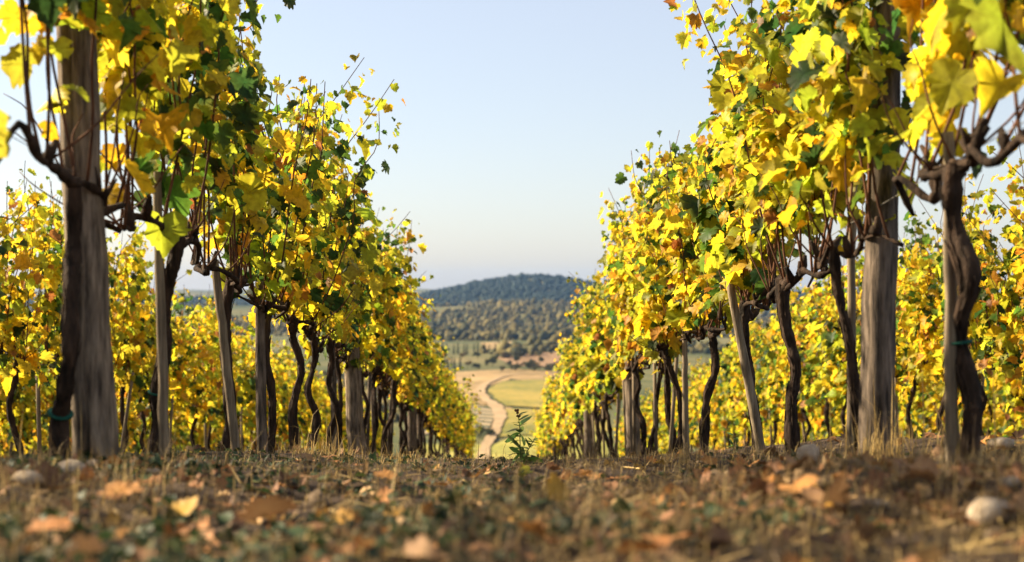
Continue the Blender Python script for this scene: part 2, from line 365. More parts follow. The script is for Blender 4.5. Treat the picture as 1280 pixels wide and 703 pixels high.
def valley_tree(px, py, k, s):
    x, d = valley_pt(px, py)
    e = link('cypress_tree' if k > 2 else 'valley_tree', None, loc=(x, d, float(H(x, d)))); e.scale = (s,) * 3; e.rotation_euler.z = R.uniform(0, 6.3)
    link('crown', tree_kinds[k][0], parent=e); link('trunk', tree_kinds[k][1], parent=e)
    if k > 2: tag(e, 'tiny dark slender cypress in the lines of cypresses across the valley', 'tree', 'cypress trees in the valley')
    elif k == 2: tag(e, 'tiny brownish rounded tree among the valley fields', 'tree', 'trees among the valley fields')
    else: tag(e, 'tiny green rounded tree among the valley fields', 'tree', 'trees among the valley fields')
for px in np.arange(540, 625, 6.5): valley_tree(px + R.uniform(-2, 2), 444 + R.uniform(-1.5, 1.5) - (px - 540) * 0.03, 3 + int(R.integers(2)), R.uniform(0.85, 1.25))
for px in np.arange(536, 575, 5.5): valley_tree(px + R.uniform(-2, 2), 461 + R.uniform(-2, 2), 3 + int(R.integers(2)), R.uniform(0.8, 1.1))
for q in range(34): valley_tree(R.uniform(530, 720), R.uniform(446, 468), int(R.integers(3)), R.uniform(0.7, 1.5))
for q in range(9): valley_tree(600 + R.uniform(-14, 14), R.uniform(541, 552), int(R.integers(2)), R.uniform(0.4, 0.7))
for q in range(16): valley_tree(R.uniform(640, 720), 464 + R.uniform(-3, 3), int(R.integers(3)), R.uniform(0.6, 1.1))

# ------------------------------------------------------------------ vine leaves
half = [(0.0, 0.03), (0.10, -0.09), (0.25, -0.15), (0.36, -0.08), (0.47, -0.03), (0.48, 0.09), (0.54, 0.17), (0.47, 0.25), (0.50, 0.36), (0.57, 0.43), (0.51, 0.52),
        (0.47, 0.62), (0.36, 0.64), (0.33, 0.72), (0.27, 0.82), (0.15, 0.87), (0.09, 0.96), (0.0, 1.0)]
outl = half + [(-a, b) for a, b in half[-2:0:-1]]
LT = np.array([(0.0, 0.36)] + outl); nl = len(outl)
LTRI = np.array([(0, 1 + k, 1 + (k + 1) % nl) for k in range(nl)])
LRIM = np.array([0.0] + [1.0] * nl) * np.clip(np.linalg.norm(LT - [0, 0.36], axis=1) / 0.55, 0, 1)
PAL = {'yellow': (0.84, 0.54, 0.024), 'lemon': (0.74, 0.61, 0.035), 'lime': (0.38, 0.43, 0.03), 'green': (0.075, 0.17, 0.025), 'deep': (0.028, 0.075, 0.02),
       'orange': (0.62, 0.30, 0.03), 'brown': (0.30, 0.12, 0.04)}
PK = list(PAL); PV = np.array([PAL[k] for k in PK])
def leaf_mesh(name, O, A, Nn, S, C, g, rim=None, curl=1.0):
    """leaves at O with tip direction A, face normal Nn, length S, colour C"""
    n = len(O); A = norm(A); X = norm(np.cross(A, Nn)); Nn = np.cross(X, A)
    wob = 1 + 0.10 * g.normal(size=(n, len(LT), 2))
    tx = LT[None, :, 0] * wob[:, :, 0] * g.uniform(0.85, 1.12, (n, 1)); ty = LT[None, :, 1] * wob[:, :, 1]
    c1 = g.normal(0.25, 0.45, (n, 1)) * curl; c2 = g.normal(-0.25, 0.3, (n, 1)) * curl; c3 = g.normal(0, 0.25, (n, 1)) * curl
    tz = c1 * np.abs(tx) + c2 * (ty - 0.3) ** 2 + c3 * tx * ty + 0.035 * g.normal(size=tx.shape) * curl
    S = S[:, None, None]
    V = O[:, None] + S * (tx[..., None] * X[:, None] + ty[..., None] * A[:, None] + tz[..., None] * Nn[:, None])
    T = (LTRI[None] + (np.arange(n) * len(LT))[:, None, None]).reshape(-1, 3)
    Cv = np.repeat(C[:, None], len(LT), 1)
    if rim is not None:
        rc, rf = rim; f = (LRIM[None, :] * rf[:, None] * g.uniform(0.5, 1.0, (n, len(LT))))[..., None]
        Cv = Cv * (1 - f) + rc[:, None] * f
    return mesh(name, V.reshape(-1, 3), T, Cv.reshape(-1, 3))
def leaf_cols(g, n, green):
    """green (n,) in 0..1: how much of the summer colour is left"""
    u = g.random(n); k = np.zeros(n, int)
    pg = green * 0.85 + 0.03; pl = 0.33 + 0.30 * green
    k[:] = np.where(g.random(n) < 0.45, 0, 1)
    k = np.where(u < pg, np.where(g.random(n) < 0.5, 3, 4), np.where(u < pg + pl, 2, k))
    v = g.random(n); k = np.where((v < 0.05) & (u > pg), 5, k); k = np.where(v > 0.98, 6, k)
    C = PV[k] * np.exp(g.normal(0, 0.16, (n, 1))) * (1 + 0.08 * g.normal(size=(n, 3)))
    rc = np.where((g.random(n) < 0.27)[:, None], PAL['brown'], np.where((k == 2)[:, None], PAL['lemon'], PAL['yellow']))
    rf = np.where(np.isin(k, (3, 4)), 0.15 * g.random(n), 0.6 * g.random(n))
    return C.clip(0.005, 0.85), (rc, rf)

def vine_parts(seed, trunk, r0, cord=(-0.5, 0.5), green=0.15, shoots=10, per=42, low=0.12, hmax=(1.0, 1.3), size=0.058, droop=0.05, ngreen=0.25, bare=0.0, wid=0.10, sxb=0.0, twigs=8, flakes=60):
    """geometry of one vine, base at the origin and the row along Y"""
    g = np.random.default_rng(seed); tp = catmull(trunk, 56)
    rad = r0 * np.interp(np.linspace(0, 1, 56), [0, 0.06, 0.2, 0.8, 0.93, 1], [1.3, 1.05, 0.92, 0.78, 1.0, 0.7]) * (1 + 0.11 * np.convolve(g.normal(size=60), [.3, .5, .6, .5, .3], 'valid'))
    tv = tube(tp, rad, 18, 0.045, seed, ridges=0.22)
    fp = [tv]
    for q in range(flakes):                              # peeling strips of bark
        i0 = int(g.integers(2, 44)); k = int(g.integers(4, 11)); a = g.uniform(0, 6.3); fl_ = tp[i0:i0 + k]; rr = rad[i0:i0 + k] * g.uniform(0.98, 1.06)
        aa = a + g.normal(0, 0.25) * np.linspace(0, 1, k); c = fl_ + np.stack([np.cos(aa), np.sin(aa), 0 * aa], 1) * (rr + 0.006 * np.linspace(0, 1, k) ** 3 * g.uniform(0, 1.5))[:, None]
        fp.append(tube(c, 0.0028 * g.uniform(0.7, 1.6) * np.sin(np.linspace(0.25, 2.9, k)), 5, 0.25, seed + q))
    tv = merge(fp)
    head = tp[-1]; cords = []; lines = []
    for c in cord:
        if abs(c) < 0.05: continue
        k = 7; f = np.linspace(0, 1, k)
        p = np.stack([head[0] * (1 - f) + 0.03 * g.normal(size=k) * (f > 0), head[1] + c * f, head[2] - 0.03 + 0.05 * np.sin(f * 3.1) * g.uniform(-1.0, 1) + 0.028 * g.normal(size=k) * (f > 0) - c * f * 0.1205], 1)
        p[0] = head - [0, 0, 0.02]; cp = catmull(p, 22); lines.append(cp)
        cr = np.interp(np.linspace(0, 1, 22), [0, 1], [0.52, 0.34]) * r0 * (1 + 0.22 * g.normal(size=22).clip(-1.4, 1.8))
        cords.append(tube(cp, cr, 10, 0.12, seed + 1, ridges=0.22))
        for q in range(6):                                   # knobbly spurs
            a = cp[int(g.integers(3, 21))]; e = a + [g.normal(0, .025), g.normal(0, .025), g.uniform(0.02, 0.08)]
            cords.append(tube([a, (a + e) / 2, e], np.array([0.014, 0.015, 0.007]) * g.uniform(0.4, 1.2), 6, 0.2, seed + q))
    allp = np.concatenate(lines); sh = []; O = []; A = []; N = []; S = []; GR = []
    for k in range(shoots):
        a = allp[int((k + g.random()) / shoots * len(allp)) % len(allp)]
        h = g.uniform(*hmax) * (0.65 if g.random() < 0.15 else 1) * (1.14 if g.random() < 0.12 else 1)
        sx = g.normal(sxb, wid); sy = g.normal(0, 0.16); f = np.linspace(0, 1, 7)
        p = a + np.stack([sx * f ** 0.7 + 0.03 * g.normal(size=7) * f, sy * f + 0.03 * g.normal(size=7) * f, h * f - 0.06 * max(0, abs(sx) - 0.1) * f ** 3], 1)
        if g.random() < 0.14: p = a + (p - a) * [1, 1, 1.22]; p[-3:, 0] += g.choice([-1, 1]) * np.array([0.05, 0.14, 0.26]) * g.uniform(0.5, 1.3)
        if g.random() < 0.35: p[-2:, 0] += g.normal(0, 0.14) * np.array([0.4, 1]); p[-1, 2] -= 0.05
        sp = catmull(p, 16); sh.append(tube(sp, np.linspace(0.0052, 0.0022, 16), 5, 0.05, seed + k))
        gr = np.clip(green + (g.uniform(0.25, 0.7) if g.random() < ngreen else g.normal(0, 0.06)), 0, 0.95)
        m = int(per * g.uniform(0.7, 1.25)); t = low + (1 - low) * g.random(m) ** 0.9
        if bare: t = np.where((t < bare) & (g.random(m) < 0.9), bare + (1 - bare) * g.random(m), t)
        t[:4] = [1.0, 0.97, 0.93, 0.88]
        base = sp[np.clip((t * 15).astype(int), 0, 15)]
        an = g.uniform(0, 2 * math.pi, m); out = np.stack([np.cos(an), np.sin(an), np.zeros(m)], 1)
        pet = g.uniform(0.02, 0.13, (m, 1))
        o = base + out * pet + np.stack([np.zeros(m), np.zeros(m), -g.uniform(-0.02, droop, m)], 1)
        O.append(o); A.append(out * 0.55 + [0, 0, -0.75] + 0.38 * g.normal(size=(m, 3))); N.append(out * 0.75 + [0, 0, 0.45] + 0.4 * g.normal(size=(m, 3)))
        S.append(size * np.exp(g.normal(0, 0.31, m)) * np.interp(t, [0, 0.75, 1], [1.12, 1.0, 0.62])); GR.append(np.full(m, gr))
    for k in range(twigs):
        a = allp[int(g.integers(len(allp)))]; f = np.linspace(0, 1, 5); h = g.uniform(0.2, 0.6); q = g.normal(0, 0.16, 2)
        p = a + np.stack([q[0] * f ** 0.6, q[1] * f, h * f - 0.25 * h * f ** 3], 1) + 0.012 * g.normal(size=(5, 3)) * f[:, None]
        sh.append(tube(catmull(p, 11), np.linspace(0.004, 0.0014, 11), 5, 0.05, seed + k))
    O = np.concatenate(O); GR = np.concatenate(GR); n = len(O)
    C, rim = leaf_cols(g, n, GR)
    fol = leaf_mesh('foliage', O, np.concatenate(A), np.concatenate(N), np.concatenate(S), C, g, rim)
    return tv, merge(cords), sh, fol

def tmesh(name, parts, m, smooth=True):
    v, t, q = parts; me = mesh(name, v, t, quads=q, smooth=smooth); me.materials.append(m); return me
def ring(trunk, t, r):
    tp = catmull(trunk, 40); k = int(t * 39); c = tp[k]; ax = norm(tp[min(k + 1, 39)] - tp[k - 1])
    return tube([c - ax * 0.003, c + ax * 0.003], [r * 1.22, r * 1.22], 14, 0.02, 3, cap=True)
def near_vine(px, d, r0, label, seed, group, tie=None, **kw):
    """px: list of photo pixels from the base up to the head, all at depth d"""
    pts = np.array([P(x, y, d) for x, y in px]); b = pts[0].copy(); b[2] = float(G(b[0], b[1]))
    loc = b.copy(); pts = pts - loc; pts[0, 2] = -0.04
    pts[1:-1, 1] += np.random.default_rng(seed).normal(0, 0.02, len(pts) - 2)
    e = link('grapevine', None, loc=loc); tag(e, label, 'grapevine', group)
    tv, cv, sh, fol = vine_parts(seed, pts, r0 * 0.88, **kw)
    link('trunk', tmesh('trunk', tv, M_BARK), parent=e); link('cordon', tmesh('cordon', cv, M_BARK), parent=e)
    for s in sh: link('shoot', tmesh('shoot', s, M_SHOOT), parent=e)
    fol.materials.append(M_LEAF); link('foliage', fol, parent=e)
    if tie is not None: link('tie', tmesh('tie', ring(pts, tie, r0), M_TIE), parent=e)
    return e
GL, GR_ = 'grapevines of the left row', 'grapevines of the right row'
# left row
near_vine([(78, 576), (70, 530), (84, 485), (94, 430), (91, 360), (88, 300), (93, 222)], 3.85, 0.028, 'thick dark old vine trunk pressed against the wide split post', 201, GL, tie=0.22,
          cord=(-0.55, 0.62), green=0.12, ngreen=0.32, shoots=11, per=38, bare=0.5, size=0.068, sxb=-0.05)
near_vine([(188, 578), (196, 530), (199, 490), (209, 430), (205, 390), (217, 340), (224, 296)], 4.85, 0.027, 'reddish lit bulging vine trunk with green tie, first beyond the wide split post', 202, GL, tie=0.35,
          cord=(-0.5, 0.6), green=0.14, ngreen=0.55, shoots=13, per=48, bare=0.36, size=0.062)
near_vine([(284, 560), (288, 505), (283, 440), (281, 400), (288, 350)], 6.15, 0.028, 'straight dark vine trunk crossed by a leaning pale stake', 203, GL, hmax=(1.1, 1.38), wid=0.12, cord=(-0.6, 0.4), green=0.14, ngreen=0.35, shoots=13, per=50, bare=0.25)
near_vine([(338, 560), (340, 500), (333, 440), (336, 378)], 7.1, 0.022, 'thin vine trunk half hidden behind the upright square stake', 204, GL, hmax=(1.1, 1.38), wid=0.12, cord=(-0.45, 0.5), green=0.12, ngreen=0.35, shoots=12, per=48)
near_vine([(371, 558), (366, 512), (376, 462), (365, 422), (369, 398)], 8.1, 0.030, 'wavy grey vine trunk left of its close twin trunk', 205, GL, hmax=(1.1, 1.38), wid=0.12, cord=(-0.5, 0.35), green=0.12, shoots=12, per=48)
near_vine([(383, 555), (396, 526), (385, 490), (393, 450), (392, 418)], 8.9, 0.026, 'vine trunk bowed near its foot, right of the wavy grey twin', 206, GL, hmax=(1.1, 1.38), wid=0.12, cord=(-0.4, 0.5), green=0.12, shoots=12, per=48)
# right row
near_vine([(1208, 584), (1214, 530), (1216, 490), (1203, 420), (1208, 350), (1198, 290), (1191, 235), (1196, 200)], 3.70, 0.031, 'thick flaking vine trunk tied to a flat stake with green twine', 251, GR_, tie=0.42,
          cord=(-0.5, 0.5), green=0.05, ngreen=0.12, shoots=11, per=46, bare=0.52, size=0.08, sxb=0.15, wid=0.07)
near_vine([(1080, 556), (1068, 480), (1060, 420), (1050, 370), (1043, 308)], 4.85, 0.020, 'slender dark vine trunk beside the round pale stake and grey post', 252, GR_, cord=(-0.4, 0.75), green=0.10, ngreen=0.3, shoots=12, per=64, bare=0.36, size=0.064, sxb=0.03)
near_vine([(993, 562), (989, 510), (995, 460), (984, 410), (976, 347)], 5.9, 0.031, 'sinuous dark vine trunk standing alone left of the grey post', 253, GR_, cord=(-0.5, 0.5), green=0.10, ngreen=0.25, shoots=13, per=74, bare=0.28)
near_vine([(950, 556), (941, 490), (931, 430), (930, 376)], 6.85, 0.030, 'dark vine trunk partly hidden by a slanting pale stake', 254, GR_, cord=(-0.5, 0.5), green=0.10, ngreen=0.3, shoots=13, per=82, bare=0.15)
near_vine([(879, 556), (884, 500), (894, 460), (889, 408)], 8.45, 0.030, 'curved vine trunk with a bend in the middle beyond the slanting stake', 255, GR_, cord=(-0.6, 0.5), green=0.08, ngreen=0.28, shoots=13, per=82)
near_vine([(853, 554), (851, 505), (838, 462), (827, 430)], 9.7, 0.026, 'vine trunk leaning away to the left behind a thin straight stake', 256, GR_, cord=(-0.5, 0.5), green=0.08, shoots=13, per=82)
# vines whose trunks stand just outside the frame but whose leaves hang into it
def local_trunk(g, h=0.79):
    k = 6; f = np.linspace(0, 1, k); ln = g.normal(0, 0.05, 2)
    p = np.stack([ln[0] * f + 0.022 * g.normal(size=k), ln[1] * f + 0.03 * g.normal(size=k), -0.04 + (h + 0.04) * f], 1); p[0, :2] = 0; return p
def edge_vine(x, d, label, seed, group, **kw):
    g = np.random.default_rng(seed); pts = local_trunk(g)
    e = link('grapevine', None, loc=(x, d, float(G(x, d)))); tag(e, label, 'grapevine', group)
    tv, cv, sh, fol = vine_parts(seed, pts, 0.027, **kw)
    link('trunk', tmesh('trunk', tv, M_BARK), parent=e); link('cordon', tmesh('cordon', cv, M_BARK), parent=e)
    for s in sh: link('shoot', tmesh('shoot', s, M_SHOOT), parent=e)
    fol.materials.append(M_LEAF); link('foliage', fol, parent=e)
edge_vine(1.22, 2.75, 'big blurred yellow leaves hanging in front of the thick flaking vine', 301, GR_, cord=(-0.4, 0.45), green=0.03, ngreen=0.15, shoots=9, per=36, bare=0.42, size=0.105, wid=0.15)
edge_vine(-1.25, 2.85, 'brown and yellow vine leaves on bare twigs before the wide split post', 302, GL, cord=(-0.4, 0.5), green=0.08, ngreen=0.2, shoots=8, per=15, bare=0.5, size=0.085)

# the other vines: prototypes copied along each row
def proto(seed, **kw):
    g = np.random.default_rng(seed); tv, cv, sh, fol = vine_parts(seed, local_trunk(g), g.uniform(0.018, 0.026), **kw)
    cs = merge([cv]); sm = tmesh('shoot', merge(sh), M_SHOOT); fol.materials.append(M_LEAF)
    return tmesh('trunk', tv, M_BARK), tmesh('cordon', cs, M_BARK), sm, fol
prot_l = [proto(400 + k, green=0.12, ngreen=0.3, shoots=12, per=54, hmax=(1.05, 1.36)) for k in range(7)]
prot_r = [proto(420 + k, green=0.06, ngreen=0.25, shoots=13, per=82, hmax=(1.05, 1.42)) for k in range(7)]
prot_m = [proto(460 + k, green=0.10, ngreen=0.25, shoots=12, per=52, droop=0.14, low=0.02, size=0.064) for k in range(6)]
prot_b = [proto(440 + k, green=0.10, ngreen=0.22, shoots=12, per=56, droop=0.32, low=0.0, size=0.068) for k in range(8)]
def copy_vine(pr, x, d, label, group, sc=1.0):
    e = link('grapevine', None, loc=(x, d, float(G(x, d)))); tag(e, label, 'grapevine', group)
    e.scale = (R.uniform(0.92, 1.08) * sc, R.uniform(0.95, 1.08), R.uniform(0.95, 1.07) * sc); e.rotation_euler = (0, 0, 0)
    if R.random() < 0.5: e.scale.x *= -1
    for nm, me in zip(('trunk', 'cordon', 'shoot', 'foliage'), pr): link(nm, me, parent=e)
d = 9.9
while d < 47:
    near = d < 17
    copy_vine(prot_l[int(R.integers(7))], -1.22 + R.normal(0, 0.03), d, 'vine past the bowed twin trunks, in the dense middle of the left row' if near else 'small distant vine where the left row narrows down the slope', GL)
    d += R.uniform(0.88, 1.05)
for d in (1.95, -0.2, -1.2): copy_vine(prot_l[int(R.integers(7))], -1.25, d, 'unseen vine beside the camera, added to shade the foreground', GL)  # out of view, added only to cast shade on the foreground
d = 10.6
while d < 47:
    near = d < 19
    copy_vine(prot_r[int(R.integers(7))], 1.22 + R.normal(0, 0.03), d, 'vine past the trunk leaning behind a thin stake, middle of right row' if near else 'small distant vine where the right row narrows down the slope', GR_)
    d += R.uniform(0.88, 1.05)
rows = [(-3.75, -1.5, 44, 1.05), (3.65, 7.5, 44, 1.06), (-6.2, 13, 40, 0.98), (6.1, 14, 42, 0.98), (-8.6, 20, 40, 0.98), (8.5, 20, 42, 0.98), (-11, 26, 42, 0.98), (11, 27, 42, 0.98)]  # left second row starts behind the camera, its unseen vines added for shade
NAMES = {-3.75: ('blurred yellow vine of the second row, beyond the left row trunks', 'vines of the second row on the left'), 3.65: ('blurred yellow vine of the second row, seen between the right row trunks', 'vines of the second row on the right')}
for x, d0, d1, st in rows:
    d = d0; nm = NAMES.get(x, ('far blurred yellow vine deep behind the second row on the %s' % ('left' if x < 0 else 'right'), 'vines deep behind the second row on the %s' % ('left' if x < 0 else 'right')))
    while d < d1:
        copy_vine(prot_m[int(R.integers(6))] if abs(x) < 4 else prot_b[int(R.integers(8))], x + R.normal(0, 0.04), d, *nm, sc=1.09 if x < 0 else 1.06); d += R.uniform(0.92, 1.08) * st

# ------------------------------------------------------------------ posts, stakes, wires
def post(name, px0, px1, d, wpx, label, m, seed, top=None, flat=1.0, sides=12, group=None, split=False, cat=None):
    a = P(px0[0], px0[1], d); b = P(px1[0], px1[1], d); gz = float(G(a[0], a[1])); ax = b - a; ax = ax / ax[2]
    jit = 0.003 if wpx > 16 else 0.0012
    z0 = gz; L = (top if top else b[2] - gz)
    n = 14; f = np.linspace(0, 1, n); g = np.random.default_rng(seed)
    pts = np.stack([ax[0] * (L + .06) * f, 0 * f, -0.06 + (L + 0.06) * f], 1) + jit * np.stack([g.normal(size=n), g.normal(size=n), 0 * f], 1)
    r = wpx * d / F / 2 * np.interp(f, [0, 1], [1.08, 0.86])
    v, t, q = tube(pts, r, sides, 0.03 if wpx > 16 else 0.02, seed, ridges=0.09 if wpx > 16 else 0.03)
    v[:, 1] *= flat
    if split:                                            # a deep drying crack down the front
        ang = np.arctan2(v[:, 1], v[:, 0] - np.interp(v[:, 2], pts[:, 2], pts[:, 0]))
        c = np.abs(ang + 1.75) < 0.22; v[c, 1] += 0.028
    o = link(name, tmesh(name, (v, t, q), m, smooth=sides > 6), loc=(a[0], a[1], z0)); o.rotation_euler.z = 0.0
    return tag(o, label, cat or ('post' if 'post' in name else 'stake'), group)
GP = 'posts and stakes of the vine rows'
post('wooden_post', (122, 580), (98, 100), 4.05, 50, 'wide weathered post with a deep split, beside thick dark vine', M_PALE, 1, top=1.9, sides=22, group=GP, split=True)
post('wooden_stake', (207, 575), (197, 215), 4.75, 13, 'tall thin stake behind the reddish vine trunk with green tie', M_STAKE, 2, sides=7, group=GP)
post('wooden_stake', (298, 560), (271, 325), 6.0, 12, 'pale stake leaning left across a straight dark vine trunk', M_STAKE, 3, sides=7, group=GP)
post('wooden_stake', (328, 562), (325, 352), 6.9, 15, 'upright square grey stake with a thin vine trunk behind it', M_POST, 4, sides=6, group=GP)
post('wooden_stake', (419, 556), (416, 425), 10.0, 9, 'narrow stake just left of the second thick post in its row', M_POST, 5, sides=6, group=GP)
post('wooden_post', (447, 565), (440, 440), 11.4, 20, 'second thick pale post in the row with the wide split post', M_PALE, 6, top=1.85, sides=14, group=GP)
post('wooden_stake', (1192, 582), (1187, 165), 3.72, 17, 'flat pale stake tied to the thick flaking vine trunk', M_STAKE, 7, flat=0.5, sides=6, group=GP)
post('wooden_post', (1097, 574), (1106, 70), 4.6, 39, 'thick grey weathered post with golden grass at its foot', M_POST, 8, top=1.9, sides=20, group=GP)
post('wooden_stake', (1064, 562), (1066, 228), 4.95, 11, 'round straight pale stake just left of the thick grey post', M_STAKE, 9, sides=9, group=GP)
post('wooden_stake', (957, 560), (917, 345), 6.6, 12, 'pale stake slanting left in front of a dark vine trunk', M_STAKE, 10, sides=7, group=GP)
post('wooden_stake', (858, 558), (856, 418), 9.4, 8, 'thin straight stake in front of the vine trunk leaning left', M_STAKE, 11, sides=7, group=GP)
post('wooden_post', (793, 555), (789, 405), 13.2, 17, 'pale sunlit thick post, second along the row from the grey post', M_PALE, 12, top=1.85, sides=14, group=GP)
post('wooden_post', (737, 560), (735, 470), 20.3, 12, 'small blurred thick post, third along the row from the grey post', M_PALE, 13, top=1.8, sides=12, group=GP)
post('wooden_post', (516, 560), (515, 480), 18.4, 12, 'small blurred thick post, third along the row from the split post', M_POST, 14, top=1.8, sides=12, group=GP)
def row_stakes(x, ds, label, grp, m, r=0.016, h=0.95):
    for d in ds:
        a = x + R.normal(0, 0.03); lean = R.normal(0, 0.05)
        me = tmesh('wooden_stake', tube([(0, 0, -0.05), (lean * h, 0, h)], [r, r * 0.9], 7, 0.03, int(d * 10)), m)
        tag(link('wooden_stake', me, loc=(a, d, float(G(a, d)))), label, 'stake', grp)
row_stakes(-1.22, [12.3, 13.2, 14.4, 15.3, 16.6, 17.7, 19.5, 21, 23], 'small grey stake beside a vine in the narrowing left row', 'stakes further along the left row', M_POST)
row_stakes(1.22, [10.6, 11.6, 12.5, 14.2, 15.4, 16.5, 18, 19.3, 21.5], 'small pale stake beside a vine in the narrowing right row', 'stakes further along the right row', M_STAKE)
row_stakes(-3.75, np.arange(9.4, 26, 2.1), 'blurred stake standing in the second row on the left', 'stakes in the second row on the left', M_STAKE, 0.018)
row_stakes(3.65, np.arange(8.9, 26, 2.1), 'blurred stake standing in the second row on the right', 'stakes in the second row on the right', M_STAKE, 0.018)
for s, nm in ((-1, 'left'), (1, 'right')):
    ds = np.arange(1.5, 46, 0.5); x = np.full(len(ds), 1.2 * s)
    v, t, q = tube(np.stack([x, ds, H(x, ds) + 0.83], 1), 0.0014, 4)
    tag(link('trellis_wire', tmesh('trellis_wire', (v, t, q), M_WIRE)), 'thin wire carrying the vine arms along the %s row' % nm, 'wire')

# ------------------------------------------------------------------ ground litter
def scatter(n, g, d0=1.15, d1=15.0, wide=0.40, pw=1.0):
    d = d0 * (d1 / d0) ** (g.random(n) ** pw); x = (g.random(n) * 2 - 1) * (wide * d + 0.25); return x, d
g = np.random.default_rng(71)
LIT = np.array([(0.40, 0.19, 0.07), (0.52, 0.24, 0.06), (0.28, 0.14, 0.07), (0.48, 0.32, 0.15), (0.2, 0.11, 0.06), (0.6, 0.34, 0.06)])
def flat_leaves(name, n, g, size, x, d, lift=0.012, stand=0.5):
    O = np.stack([x, d, G(x, d) + lift * g.random(n)], 1); an = g.uniform(0, 6.3, n)
    A = np.stack([np.cos(an), np.sin(an), g.normal(0, 0.12, n)], 1); N = np.stack([g.normal(0, stand, n), g.normal(0, stand, n) - 0.25, np.ones(n)], 1)
    C = LIT[g.choice(len(LIT), n, p=[.24, .14, .22, .18, .17, .05])] * np.exp(g.normal(0, 0.2, (n, 1)))
    return leaf_mesh(name, O, A, N, size * np.exp(g.normal(0, 0.25, n)), C, g, (np.tile((0.14, 0.07, 0.04), (n, 1)), 0.6 * g.random(n)), curl=1.2)
n = 1500; x, d = scatter(n, g, 1.5)
k = (vnoise(x * 1.6, d * 1.1, 90) + 0.35 * np.exp(-((np.abs(x) - 1.1) / 0.5) ** 2)) > g.uniform(-0.5, 0.5, n) - 0.05
x = np.concatenate([x[k], g.normal(0.78, 0.26, 260), g.normal(-1.0, 0.2, 60)]); d = np.concatenate([d[k], g.normal(3.05, 0.4, 260), g.normal(3.0, 0.4, 60)]); n = len(x)
tag(link('leaf_litter', flat_leaves('leaf_litter', n, g, 0.036, x, d, 0.012, 0.34), M_LITTER), 'brown dead vine leaves strewn over the soil', 'leaf litter', kind='stuff')

def blades(n, g, x, d, hgt, wid, cols, lean=0.5):
    an = g.uniform(0, 6.3, n); dirs = np.stack([np.cos(an), np.sin(an), np.zeros(n)], 1); L = hgt * np.exp(g.normal(0, 0.35, n)); ln = np.abs(g.normal(0, lean, n))
    side = np.stack([-np.sin(an), np.cos(an), np.zeros(n)], 1); b = np.stack([x, d, G(x, d) - 0.005], 1)
    up = np.array([0, 0, 1.0]); w = wid * g.uniform(0.6, 1.4, (n, 1))
    m1 = b + up * (L * 0.55)[:, None] + dirs * (L * ln * 0.35)[:, None]; tip = b + up * (L * np.maximum(0.1, 1 - 0.5 * ln))[:, None] + dirs * (L * ln)[:, None]
    V = np.stack([b - side * w, b + side * w, m1 - side * w * 0.7, m1 + side * w * 0.7, tip], 1).reshape(-1, 3)
    T = (np.array([(0, 1, 3), (0, 3, 2), (2, 3, 4)])[None] + (np.arange(n) * 5)[:, None, None]).reshape(-1, 3)
    C = np.repeat(cols * np.exp(g.normal(0, 0.22, (n, 1))), 5, 0); return mesh('blades', V, T, C)
n = 60000; x, d = scatter(n, g, 1.4, 16)
k = vnoise(x * 2.3, d * 1.6, 55) > g.uniform(-0.35, 0.45, n); x = x[k]; d = d[k]; n = len(x)
DRY = np.array([(0.28, 0.20, 0.085), (0.16, 0.11, 0.055), (0.09, 0.062, 0.036), (0.46, 0.34, 0.14)])
me = blades(n, g, x, d, 0.055, 0.0010, DRY[g.integers(4, size=n)], 1.3); tag(link('dry_grass', me, M_GRASS), 'short dry straw coloured grass over the soil', 'dry grass', kind='stuff')
n = 8000; x, d = scatter(n, g, 2.4, 16); k = vnoise(x * 1.5, d * 0.8, 57) + 0.35 * np.exp(-((np.abs(x) - 1.15) / 0.35) ** 2) > g.uniform(0.0, 0.6, n); x = x[k]; d = d[k]; n = len(x)
me = blades(n, g, x, d, 0.095, 0.0013, DRY[g.choice([0, 3, 3, 1], size=n)], 0.6); tag(link('straw_grass', me, M_GRASS), 'taller straw coloured grass along the feet of the vines', 'dry grass', kind='stuff')
n = 16000; x, d = scatter(n, g, 1.3, 9)
k = (vnoise(x * 1.8, d * 1.4, 56) - 0.08 + 0.4 * np.clip(-x, -0.4, 0.9)) > g.uniform(-0.1, 0.3, n); x = x[k]; d = d[k]; n = len(x)
GRN = np.array([(0.034, 0.062, 0.022), (0.052, 0.072, 0.024), (0.024, 0.046, 0.02)])
me = blades(n, g, x, d, 0.035, 0.0026, GRN[g.integers(3, size=n)], 0.8); tag(link('green_weeds', me, M_GRASS), 'low dark green weeds spreading over the shaded soil', 'weeds', kind='stuff')
n = 9000; x, d = scatter(n, g, 1.3, 8); k = (vnoise(x * 2.2, d * 1.6, 58) + 0.30 * np.clip(-x, -0.5, 0.9)) > g.uniform(-0.05, 0.4, n); x = x[k]; d = d[k]; n = len(x)
an = g.uniform(0, 6.3, n); O = np.stack([x, d, G(x, d) + g.uniform(0, 0.03, n)], 1)
me = leaf_mesh('ground_ivy', O, np.stack([np.cos(an), np.sin(an), g.normal(0.2, 0.3, n)], 1), np.stack([g.normal(0, .4, n), g.normal(0, .4, n), np.ones(n)], 1), 0.021 * np.exp(g.normal(0, 0.3, n)), GRN[g.integers(3, size=n)] * np.exp(g.normal(0, .25, (n, 1))), g)
tag(link('ground_ivy', me, M_GRASS), 'low dark green ground cover, thickest below the left row', 'ground cover', kind='stuff')
n = 230; x = g.normal(0.95, 0.38, n); d = g.uniform(2.3, 4.3, n); s = 0.017 * np.exp(g.normal(0, 0.45, n)).clip(0.4, 2.2)
